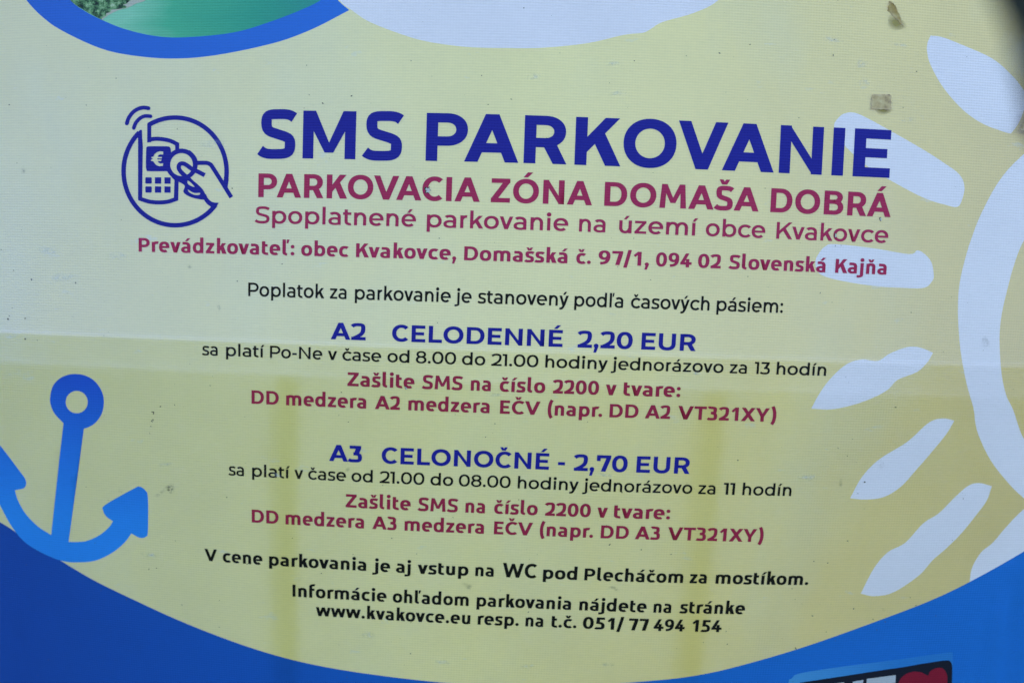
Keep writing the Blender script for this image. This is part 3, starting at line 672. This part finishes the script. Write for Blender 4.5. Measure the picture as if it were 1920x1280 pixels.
for w_, l_ in (([('A2', 620, 685.6)], 'navy tariff code A2'), ([('CELODENNÉ', 734.7, 1054.4)], 'navy word CELODENNÉ'), ([('2,20', 1081.2, 1185.6), ('EUR', 1202, 1304.4)], 'navy price 2,20 EUR')):
    L_(w_, 'bold', M['navy'], [(620, 635.9), (771.6, 640.6), (946.6, 646.9), (1054, 650.3), (1202, 655.3), (1304.4, 657.8)], 31.6, l_)
L_([('sa', 378.8, 410.6), ('platí', 423.8, 492.5), ('Po-Ne', 506, 604.4), ('v', 614.7, 631.9), ('čase', 641.9, 714.7), ('od', 726.3, 767.5), ('8.00', 779.4, 855), ('do', 866, 909.7), ('21.00', 920.6, 1009), ('hodiny', 1021.9, 1139), ('jednorázovo', 1145, 1356.3), ('za', 1367.8, 1402.2), ('13', 1413.8, 1442.8), ('hodín', 1455.3, 1549)], 'medium', M['black'], [(447.5, 668.3), (562.8, 673), (765.3, 680), (943.4, 686), (1092.8, 690.9), (1293, 697.2), (1419.4, 700.8), (1548, 703.8)], 22.6, 'black line sa platí Po-Ne from 8.00 to 21.00')
L_([('Zašlite', 651.3, 776.9), ('SMS', 790.3, 867.8), ('na', 882.5, 923.1), ('číslo', 936.6, 1021.9), ('2200', 1035, 1122.5), ('v', 1135, 1155.3), ('tvare:', 1168.4, 1275.6)], 'rounded', M['crimson_dark'], [(651.3, 723.4), (884, 731.6), (1035, 737.3), (1232, 743.1)], 25.8, 'upper dark crimson line Zašlite SMS na číslo 2200 v tvare')
L_([('DD', 471.6, 522.5), ('medzera', 536.3, 689.7), ('A2', 702.8, 749.7), ('medzera', 765.3, 921), ('EČV', 937.2, 1012.5), ('(napr.', 1026.3, 1128.8), ('DD', 1142.2, 1196.6), ('A2', 1209, 1256.3), ('VT321XY)', 1270.3, 1454.4)], 'rounded', M['crimson_dark'], [(472.5, 756.6), (725.6, 766.8), (937.2, 775), (1142.8, 781.9), (1310, 786.9), (1427, 790)], 25.2, 'dark crimson line giving the A2 message text')
for w_, l_ in (([('A3', 616.9, 678.8)], 'navy tariff code A3'), ([('CELONOČNÉ', 715.3, 1029.4), ('-', 1045.6, 1058.8)], 'navy word CELONOČNÉ and a dash'), ([('2,70', 1074.4, 1176), ('EUR', 1192.5, 1293)], 'navy price 2,70 EUR')):
    L_(w_, 'bold', M['navy'], [(616.9, 863.3), (751.9, 869.4), (851, 874), (1029.4, 880.6), (1192.5, 885.3), (1292.5, 887.8)], 30.8, l_)
L_([('sa', 428.8, 460), ('platí', 473, 540.5), ('v', 552, 568.4), ('čase', 577.8, 648.8), ('od', 659, 698.8), ('21.00', 711.6, 795.6), ('do', 806.9, 849.7), ('08.00', 860, 957.5), ('hodiny', 970.6, 1084.7), ('jednorázovo', 1091.6, 1298), ('za', 1309, 1343.4), ('11', 1355.6, 1376.9), ('hodín', 1391, 1482.5)], 'medium', M['black'], [(496.6, 893.6), (698, 903.4), (971, 915.3), (1143, 921.6), (1362.8, 927.2), (1481.6, 928.6)], 22.2, 'black line sa platí v čase from 21.00 to 08.00')
L_([('Zašlite', 648, 770), ('SMS', 782.5, 859), ('na', 872.5, 912.2), ('číslo', 926.3, 1008), ('2200', 1020.6, 1107.2), ('v', 1119, 1138.8), ('tvare:', 1150.3, 1256)], 'rounded', M['crimson_dark'], [(648, 950.3), (873, 960.6), (1020.6, 966.3), (1214, 972)], 24.8, 'lower dark crimson line Zašlite SMS na číslo 2200 v tvare')
L_([('DD', 472.5, 522.5), ('medzera', 535.6, 685.6), ('A3', 698, 743.4), ('medzera', 758.4, 910.6), ('EČV', 926, 998.8), ('(napr.', 1011.9, 1111.9), ('DD', 1126, 1178.4), ('A3', 1190, 1236.9), ('VT321XY)', 1251, 1430)], 'rounded', M['crimson_dark'], [(473, 979.2), (759, 994.2), (926, 1000.6), (1126, 1008), (1291, 1012), (1397, 1014.4)], 24.2, 'dark crimson line giving the A3 message text')
L_([('V', 384, 407.5), ('cene', 418.4, 492.5), ('parkovania', 505, 689.7), ('je', 698, 731.6), ('aj', 742.5, 770.6), ('vstup', 783, 878.4), ('na', 891.3, 928.8), ('WC', 942.5, 1006.6, 1.2), ('pod', 1018.4, 1082.5), ('Plecháčom', 1095.6, 1281), ('za', 1293, 1327.5), ('mostíkom.', 1341, 1514.4)], 'rounded', M['black'], [(397.5, 1050.4), (562, 1061.6), (892, 1079.4), (1096, 1087.8), (1294, 1093), (1503.4, 1095)], 22.4, 'black line V cene parkovania je aj vstup na WC')
L_([('Informácie', 548.8, 724.7), ('ohľadom', 736.3, 878.8), ('parkovania', 893.4, 1073.8), ('nájdete', 1086, 1212), ('na', 1224.7, 1260.6), ('stránke', 1272.8, 1395.6)], 'rounded', M['black'], [(549.7, 1118.2), (760.6, 1128.8), (1031.6, 1141.3), (1225, 1146.9), (1362.8, 1149.9)], 22.4, 'black line Informácie ohľadom parkovania nájdete na stránke')
L_([('www.kvakovce.eu', 592.5, 881.9), ('resp.', 895.6, 972.8), ('na', 985.3, 1021.3), ('t.č.', 1034, 1081), ('051/', 1092.5, 1169), ('77', 1177.8, 1215), ('494', 1224.7, 1283), ('154', 1296.3, 1351.9)], 'rounded', M['black'], [(592.5, 1155), (745, 1161.8), (986, 1172.6), (1145.6, 1179), (1347, 1184.6)], 22.2, 'black line with a web address and a telephone number')
# ---------------------------------------------------------------- dirt, fly specks, scuffs and repairs on the print
def dirt_mat(name, col, lo, hi, scale, full=.9):
    b = NT(name); v = b.uv(); n = b.noise(v, scale, 5, .7)
    d = b.n('ShaderNodeBsdfDiffuse'); d.inputs[0].default_value = col; t = b.n('ShaderNodeBsdfTransparent'); m = b.n('ShaderNodeMixShader')
    r = b.n('ShaderNodeAttribute', attribute_name='edge')
    f = b.math('MULTIPLY', b.ramp(n, (lo, 0.0), (hi, full)), r.outputs['Fac'])
    b.l(f, m.inputs[0]); b.l(t.outputs[0], m.inputs[1]); b.l(d.outputs[0], m.inputs[2]); b.l(m.outputs[0], b.out.inputs[0]); return b.m
def smudge(name, px, py, rx, ry, ang, mat, label=None, off=.0007):
    vs, uvs, tr, ed = [], [], [], []
    N = 18; R = 5
    for i in range(R + 1):
        for j in range(N if i else 1):
            a = 2 * PI * j / N; r = i / R * (1 + .18 * math.sin(3 * a + px) if i == R else 1)
            x, y = rx * r * math.cos(a), ry * r * math.sin(a)
            q = uv(px + x * math.cos(ang) - y * math.sin(ang), py + x * math.sin(ang) + y * math.cos(ang))
            uvs.append(q); vs.append(surf(*q, off)); ed.append(1 - (i / R) ** 1.5)
    for j in range(N): tr.append((0, 1 + j, 1 + (j + 1) % N))
    for i in range(1, R):
        for j in range(N):
            a, b = 1 + (i - 1) * N + j, 1 + (i - 1) * N + (j + 1) % N
            tr.append((a, a + N, b + N, b))
    o = mesh_obj(name, vs, tr, mat, banner, uvs); at = o.data.attributes.new('edge', 'FLOAT', 'POINT')
    for i, e in enumerate(ed): at.data[i].value = e
    return tag(o, label)
DM = dirt_mat('dried_mud_smear', (.035, .035, .02, 1), .46, .60, 260, .85)
DL = dirt_mat('grey_dust_smear', (.10, .10, .075, 1), .42, .72, 150, .55)
DW = dirt_mat('pale_scuff', (.62, .70, .80, 1), .40, .70, 120, .5)
smudge('dirt_smear', 318, 916, 12, 10, -.4, DM, 'dark dried mud smear right of the anchor'); smudge('dirt_smear', 298, 926, 12, 4, -.6, DL)
smudge('dirt_smear', 226, 919, 5, 7, 0, DL); smudge('dirt_smear', 1847, 641, 8, 12, -.3, DL); smudge('dirt_smear', 878, 1099, 14, 6, .5, DL); smudge('dirt_smear', 1150, 1102, 12, 5, .2, DL)
smudge('dirt_smear', 411, 576, 5, 6, 0, DL); smudge('dirt_smear', 355, 500, 6, 4, .5, DL); smudge('dirt_smear', 44, 320, 5, 9, 0, DL); smudge('dirt_smear', 652, 880, 6, 5, 0, DL); smudge('dirt_smear', 1653, 870, 6, 9, 0, DL)
smudge('dirt_smear', 1656, 1142, 6, 4, 0, DL); smudge('dirt_smear', 1576, 905, 4, 9, 0, DL)
for x, y, a, b_ in ((1160, 175, 14, 5), (1690, 85, 14, 3), (1560, 75, 16, 5), (1615, 120, 9, 10), (1620, 155, 10, 8), (1700, 225, 12, 5), (1520, 895, 14, 6), (1000, 145, 12, 6), (1150, 120, 9, 6), (1505, 893, 9, 4), (310, 790 + 80, 11, 4), (520, 890, 9, 5), (280, 1040, 14, 5), (690, 1190, 12, 6), (830, 1240, 14, 5), (990, 1248, 12, 4), (1140, 1245, 10, 4), (1305, 700, 8, 4), (930, 740, 9, 4), (1135, 890, 12, 4), (90, 470, 18, 7), (220, 480, 16, 7), (400, 270, 20, 9), (120, 520, 22, 9)):
    smudge('pale_scuff', x, y, a * 1.3, b_, random.uniform(-.2, .2), DW, off=.00065)
# countless fly specks: one part
sv, st, su = [], [], []
def speck(px, py, a, b_, ang):
    n = random.choice((5, 6, 7)); k = len(sv)
    for i in range(n):
        t = 2 * PI * i / n; r = random.uniform(.6, 1.2); x, y = a * r * math.cos(t), b_ * r * math.sin(t)
        q = uv(px + x * math.cos(ang) - y * math.sin(ang), py + x * math.sin(ang) + y * math.cos(ang)); su.append(q); sv.append(surf(*q, .0009))
    st.append(tuple(range(k, k + n)))
BIG = [(1679, 763, 3, 1.4, .2), (48, 597, 1.8, 1.6, 0), (48, 635, 1.8, 2, 0), (16, 598, 2.2, 1.6, 1), (18, 592, .8, 1.6, 0), (60, 524, 1.4, 2.4, 0), (142, 530, 1.5, 1.5, 0), (659, 180, 1.6, 1.6, 0), (605, 194, 2, 1.2, .8), (903, 143, 1, 1.4, 0), (958, 187, 2, .9, .1), (915, 197, 1, 1.2, 0), (982, 16, 1.3, 1.3, 0), (1562, 104, .8, 3.2, 0), (1349, 100, 2, 1.2, .7), (1621, 903, 1.8, 1.6, 0), (1589, 1013, 1.5, 1.3, 0), (1522, 1153, 2, 1.2, .2), (1383, 862, 1.6, 1.6, 0), (1525, 1051, 1.4, 1.2, 0), (1551, 1054, 2, 1, -.5), (288, 774, 1.4, 3.5, .1), (286, 772, 2.8, .9, .1), (285, 790, 2.6, .9, .7), (287, 787, .9, 2, 0), (283, 799, 1, 1, .1), (281, 812, 1, 1, 0), (301, 762, 1.2, 1.8, .4), (1491, 1214, 1.2, 3, -.5), (1435, 353, 1.2, 1.2, 0), (435, 353, 1.5, 1.5, 0), (1143, 1020, 2.5, .9, -.9), (1258, 1038, 1.1, 1.1, 0), (529, 495, 1.3, 1, 0), (570, 203, .9, .9, 0), (1567, 461, 1.4, 1.2, 0), (412, 1124, 1, 1, 0), (341, 1133, 1.4, 1, 0), (1600, 1140, 1, 2, .3), (640, 735, 1.2, 1.2, 0), (1363, 1206, 1.1, 1.1, 0), (1176, 1078, .9, .9, 0), (928, 794, 1, 1.4, 0), (1660, 1165, 1.6, .8, .2), (1637, 1160, .8, 1.6, 0), (1644, 1180, 1.2, .7, 0)]
for s_ in BIG: speck(*s_)
for i in range(560):
    x, y = random.uniform(-60, 1980), random.uniform(-60, 1330)
    if y < 500 and random.random() < .35: continue
    a = random.choice((.35, .4, .5, .6, .8, 1.1)); speck(x, y, a * random.uniform(.7, 1.5), a * random.uniform(.6, 1.1), random.uniform(0, 3))
SPK = plain('fly_speck_dirt', (.06, .055, .035, 1), .8)
tag(mesh_obj('dirt_specks', sv, st, SPK, banner, su), 'tiny dark fly specks scattered over the print', kind='stuff')
# holes and chips where the ink is torn away
CH = plain('torn_vinyl_white', (.55, .58, .60, 1), .7, bump=.5, scale=900)
DK = plain('torn_edge_dark', (.03, .03, .03, 1), .8)
def chip(px, py, pts, label=None):
    out = [(px + x, py + y) for x, y in pts]
    big = [(px + x * 1.35 - .8, py + y * 1.3 - .5) for x, y in pts]
    e = flat('torn_chip', [('+', pxp(big)), ('-', pxp(out))], DK, .0009, label); flat('chip_core', [('+', pxp(out))], CH, .0011, parent=e)
chip(802.5, 356.5, [(-3, -4.5), (0, -2.5), (2.5, -5), (3, -1), (5, 1), (2, 2.5), (2.5, 5.5), (-1.5, 4), (-4, 5), (-2.5, .5), (-5, -1)], 'small torn hole in the letter C')
chip(1567.3, 441.5, [(-1, -3.5), (1.2, -2.5), (1.2, 3.5), (-1, 3)]); chip(1651, 411, [(-1.5, -2), (1, -2.5), (1.5, 1), (.5, 4), (-1, 1)])
chip(761, 727, [(-1.5, -3), (.8, -1), (2.5, 2.5), (.6, 2.8), (-.6, .4)])
# ---------------------------------------------------------------- bits of brown tape left on the vinyl
def tape_mat():
    b = NT('aged_brown_tape'); v = b.uv(); n = b.noise(v, 90, 4, .6); w = b.noise(b.scaled(v, 60, 220), 1.0, 3)
    c = b.ramp(b.math('ADD', b.math('MULTIPLY', n, .6), b.math('MULTIPLY', w, .4)), (.34, (.20, .13, .06, 1)), (.48, (.48, .35, .16, 1)), (.64, (.60, .49, .26, 1)))
    p = b.n('ShaderNodeBsdfPrincipled'); b.l(c, p.inputs['Base Color']); p.inputs['Roughness'].default_value = .35
    bp = b.n('ShaderNodeBump'); bp.inputs['Strength'].default_value = .3; bp.inputs['Distance'].default_value = .0005; b.l(n, bp.inputs['Height']); b.l(bp.outputs[0], p.inputs['Normal'])
    b.l(p.outputs[0], b.out.inputs[0]); return b.m
TAPE = tape_mat(); YELLOW_PATCH = dirt_mat('yellow_brown_patch', (.34, .29, .07, 1), .0, .35, 40, .8)
def tape(corner, lift, label, thick=.0004, n=8):
    """a quad of tape given by four photo corners; lift(s, t) is its height over the vinyl"""
    q = [Vector(uv(*c)) for c in corner]; vs, fs, us = [], [], []
    for side in (0, 1):
        for i in range(n + 1):
            for j in range(n + 1):
                s, t = i / n, j / n
                e = .0006 * math.sin(17 * t + 5 * s) * (s in (0, 1)) + .0005 * math.sin(23 * s) * (t in (0, 1))
                p = (q[0] * (1 - s) + q[1] * s) * (1 - t) + (q[3] * (1 - s) + q[2] * s) * t + Vector((e, e))
                us.append(tuple(p)); vs.append(surf(p.x, p.y, .0012 + lift(s, t) + side * thick))
    m = n + 1; N = m * m
    for side in (0, 1):
        for i in range(n):
            for j in range(n):
                f_ = (side * N + i * m + j, side * N + (i + 1) * m + j, side * N + (i + 1) * m + j + 1, side * N + i * m + j + 1); fs.append(f_ if side else f_[::-1])
    for i in range(n):
        for a, b_ in ((i, i + 1), ((i + 1) * m - 1 + m * 0, (i + 2) * m - 1), (i * m, (i + 1) * m), (n * m + i, n * m + i + 1)):
            fs.append((a, b_, b_ + N, a + N))
    o = mesh_obj('tape_scrap', vs, fs, TAPE, None, us, True); o.location = (0, 0, 0)
    return tag(o, label, 'tape')
tape([(1634, 178), (1670, 178), (1669, 207), (1632, 204.5)], lambda s, t: .0012 * t * s + .0002 * math.sin(9 * s), 'small square scrap of brown tape above the end of the heading')
tape([(1665, 3), (1672, 9), (1694, 52), (1664, 20)], lambda s, t: .006 * s * (1 - t) + .0015 * math.sin(6 * s + 4 * t), 'curled pointed scrap of brown tape near the top edge')
tape([(1920, 213), (1975, 195), (1960, 262), (1904, 246)], lambda s, t: .010 * (1 - s) + .001 * math.sin(8 * t), 'brown tape scrap half cut off by the right edge')
smudge('yellow_patch', 1680, 44, 20, 14, .5, YELLOW_PATCH, 'yellow-brown patch under the curled tape', off=.0008)
smudge('yellow_patch', 1655, 207, 18, 8, .1, YELLOW_PATCH, off=.0008)  # soft yellow-brown patches at the lower edges of the tape scraps
# ---------------------------------------------------------------- frame behind the banner (its bars show through the vinyl)
STEEL = plain('galvanised_steel_tube', (.32, .33, .34, 1), .45, .6, .1, 40)
frame = empty('sign_frame', fr(0, -ZC, -.20), 'galvanised tube frame carrying the banner, its bars showing faintly through', 'frame')
def bar(name, path, half, depth, gap):
    """a tube following the back of the bowed banner; path in (u, v)"""
    vs, fs = [], []
    for i, (u, v_) in enumerate(path):
        a = path[max(0, i - 1)]; b_ = path[min(len(path) - 1, i + 1)]; t = Vector((b_[0] - a[0], b_[1] - a[1])).normalized(); nn = Vector((-t.y, t.x)) * half
        n0 = bow(u, max(v_, V0)) - gap
        for sx, dn in ((1, 0), (-1, 0), (-1, -depth), (1, -depth)):
            vs.append(fr(u + nn.x * sx, v_ + nn.y * sx, n0 + dn))
    for i in range(len(path) - 1):
        for j in range(4): fs.append((i * 4 + j, i * 4 + (j + 1) % 4, i * 4 + 4 + (j + 1) % 4, i * 4 + 4 + j))
    fs += [(3, 2, 1, 0), tuple(len(vs) - 4 + j for j in range(4))]
    return mesh_obj(name, vs, fs, STEEL, frame)
def lin(a, b, n): return [(a[0] + (b[0] - a[0]) * i / n, a[1] + (b[1] - a[1]) * i / n) for i in range(n + 1)]
vr = (uv(960, 654)[1] + uv(960, 712)[1]) / 2; hr = (uv(960, 654)[1] - uv(960, 712)[1]) / 2
bar('rail', lin((U0, V1 - .03), (U1, V1 - .03), 40), .02, .035, .006); bar('rail', lin((U0, V0 + .03), (U1, V0 + .03), 40), .02, .035, .006)
up = uv(545, 900)[0]; uq = uv(1332, 900)[0]
for u_, g_ in ((up, .011), (uq, .011)): bar('post', lin((u_, vr - hr - .003), (u_, V0 + .055), 24), .0150, .035, g_)
for u_ in (U0 + .02, U1 - .02): bar('post', lin((u_, V1 - .055), (u_, -ZC), 60), .02, .035, .045)
# unseen pale sheets, added to dim the backlight through the lower half
bs = NT('pale_dimmer_sheet'); d_ = bs.n('ShaderNodeBsdfDiffuse'); d_.inputs[0].default_value = (.85, .85, .85, 1); t_ = bs.n('ShaderNodeBsdfTranslucent'); t_.inputs[0].default_value = (.86, .90, .95, 1)
m_ = bs.n('ShaderNodeMixShader'); m_.inputs[0].default_value = .58; bs.l(d_.outputs[0], m_.inputs[1]); bs.l(t_.outputs[0], m_.inputs[2]); bs.l(m_.outputs[0], bs.out.inputs[0])
for top_, gap_, lab_ in ((vr + hr, .003, 'added pale sheet reaching a hand higher behind the vinyl, dimming its backlight'), (vr - hr, .0065, 'second added pale sheet behind the lower half, dimming its backlight')):
    vs, fs = [], []; gu, gv_ = 120, 60
    for i in range(gu + 1):
        for j in range(gv_ + 1):
            u_ = U0 + (U1 - U0) * i / gu; w_ = V0 + (top_ - V0) * j / gv_; vs.append(surf(u_, w_, -gap_))
    for i in range(gu):
        for j in range(gv_): fs.append((i * (gv_ + 1) + j, (i + 1) * (gv_ + 1) + j, (i + 1) * (gv_ + 1) + j + 1, i * (gv_ + 1) + j + 1))
    tag(mesh_obj('backlight_dimmer_sheet', vs, fs, bs.m, frame, smooth=True), lab_)
# ---------------------------------------------------------------- dark strap hanging close to the lens, upper right
strap = empty('hanging_strap', near(1960, -120, .42), 'blurred black strap with a small glinting buckle in the upper right corner', 'strap')
WEB = plain('black_webbing', (.010, .016, .018, 1), .75, 0, .4, 700); MET = plain('worn_buckle_metal', (.22, .27, .34, 1), .22, 1.0, .1, 200)
pth = [(1965, -170, 0.350), (1960, -100, 0.345), (1952, -40, 0.340), (1950, 20, 0.340), (1958, 70, 0.340), (1962, 120, 0.345), (1964, 170, 0.350), (1968, 225, 0.360), (1984, 300, 0.370)]
wd = [150, 134, 114, 88, 70, 60, 55, 48, 40]
vs, fs = [], []
for (x, y, d), w_ in zip(pth, wd):
    for sx, dd in ((-1, 0), (0, -.004), (1, 0), (0, .002)): vs.append(near(x + sx * w_, y + sx * w_ * .25, d + dd))
for i in range(len(pth) - 1):
    for j in range(4): fs.append((i * 4 + j, i * 4 + (j + 1) % 4, i * 4 + 4 + (j + 1) % 4, i * 4 + 4 + j))
fs += [(3, 2, 1, 0), tuple(len(vs) - 4 + j for j in range(4))]
o = mesh_obj('webbing', vs, fs, WEB, strap)
def torus(name, c, ax, ay, R, r, mat, parent, N=28, n=8, sq=2.6):
    az = ax.cross(ay); vs, fs = [], []
    for i in range(N):
        a = 2 * PI * i / N; cc, ss = math.cos(a), math.sin(a)
        e = ax * (R * math.copysign(abs(cc) ** (2 / sq), cc)) + ay * (R * .75 * math.copysign(abs(ss) ** (2 / sq), ss)); nrm = (ax * cc + ay * ss)
        for j in range(n):
            b_ = 2 * PI * j / n; vs.append(c + e + nrm * (r * math.cos(b_)) + az * (r * math.sin(b_)))
    for i in range(N):
        for j in range(n): fs.append((i * n + j, ((i + 1) % N) * n + j, ((i + 1) % N) * n + (j + 1) % n, i * n + (j + 1) % n))
    return mesh_obj(name, vs, fs, mat, parent, smooth=True)
A_ = (W2 @ RM).col
torus('buckle', near(1912, 112, .33), Vector(A_[0]).normalized(), Vector(A_[1]).normalized(), 0.0024, .0007, MET, strap)
# ---------------------------------------------------------------- ground
gm = NT('trodden_grass_ground'); p = gm.n('ShaderNodeBsdfPrincipled'); tc = gm.n('ShaderNodeTexCoord').outputs['Object']
gm.l(gm.ramp(gm.noise(tc, 3, 6, .65), (.35, (.035, .055, .018, 1)), (.55, (.07, .09, .03, 1)), (.7, (.14, .12, .08, 1))), p.inputs['Base Color']); p.inputs['Roughness'].default_value = .9; gm.l(p.outputs[0], gm.out.inputs[0])
gv = []; gf = []; gn = 40
for i in range(gn + 1):
    for j in range(gn + 1):
        x = (i / gn - .5) * 2; y = (j / gn - .5) * 2; x = 120 * x * abs(x); y = 120 * y * abs(y); gv.append((x, y, .01 * math.sin(x * 1.7) * math.sin(y * 1.3)))
for i in range(gn):
    for j in range(gn): gf.append((i * (gn + 1) + j, (i + 1) * (gn + 1) + j, (i + 1) * (gn + 1) + j + 1, i * (gn + 1) + j + 1))
tag(mesh_obj('ground', gv, gf, gm.m, None, smooth=True), kind='structure')
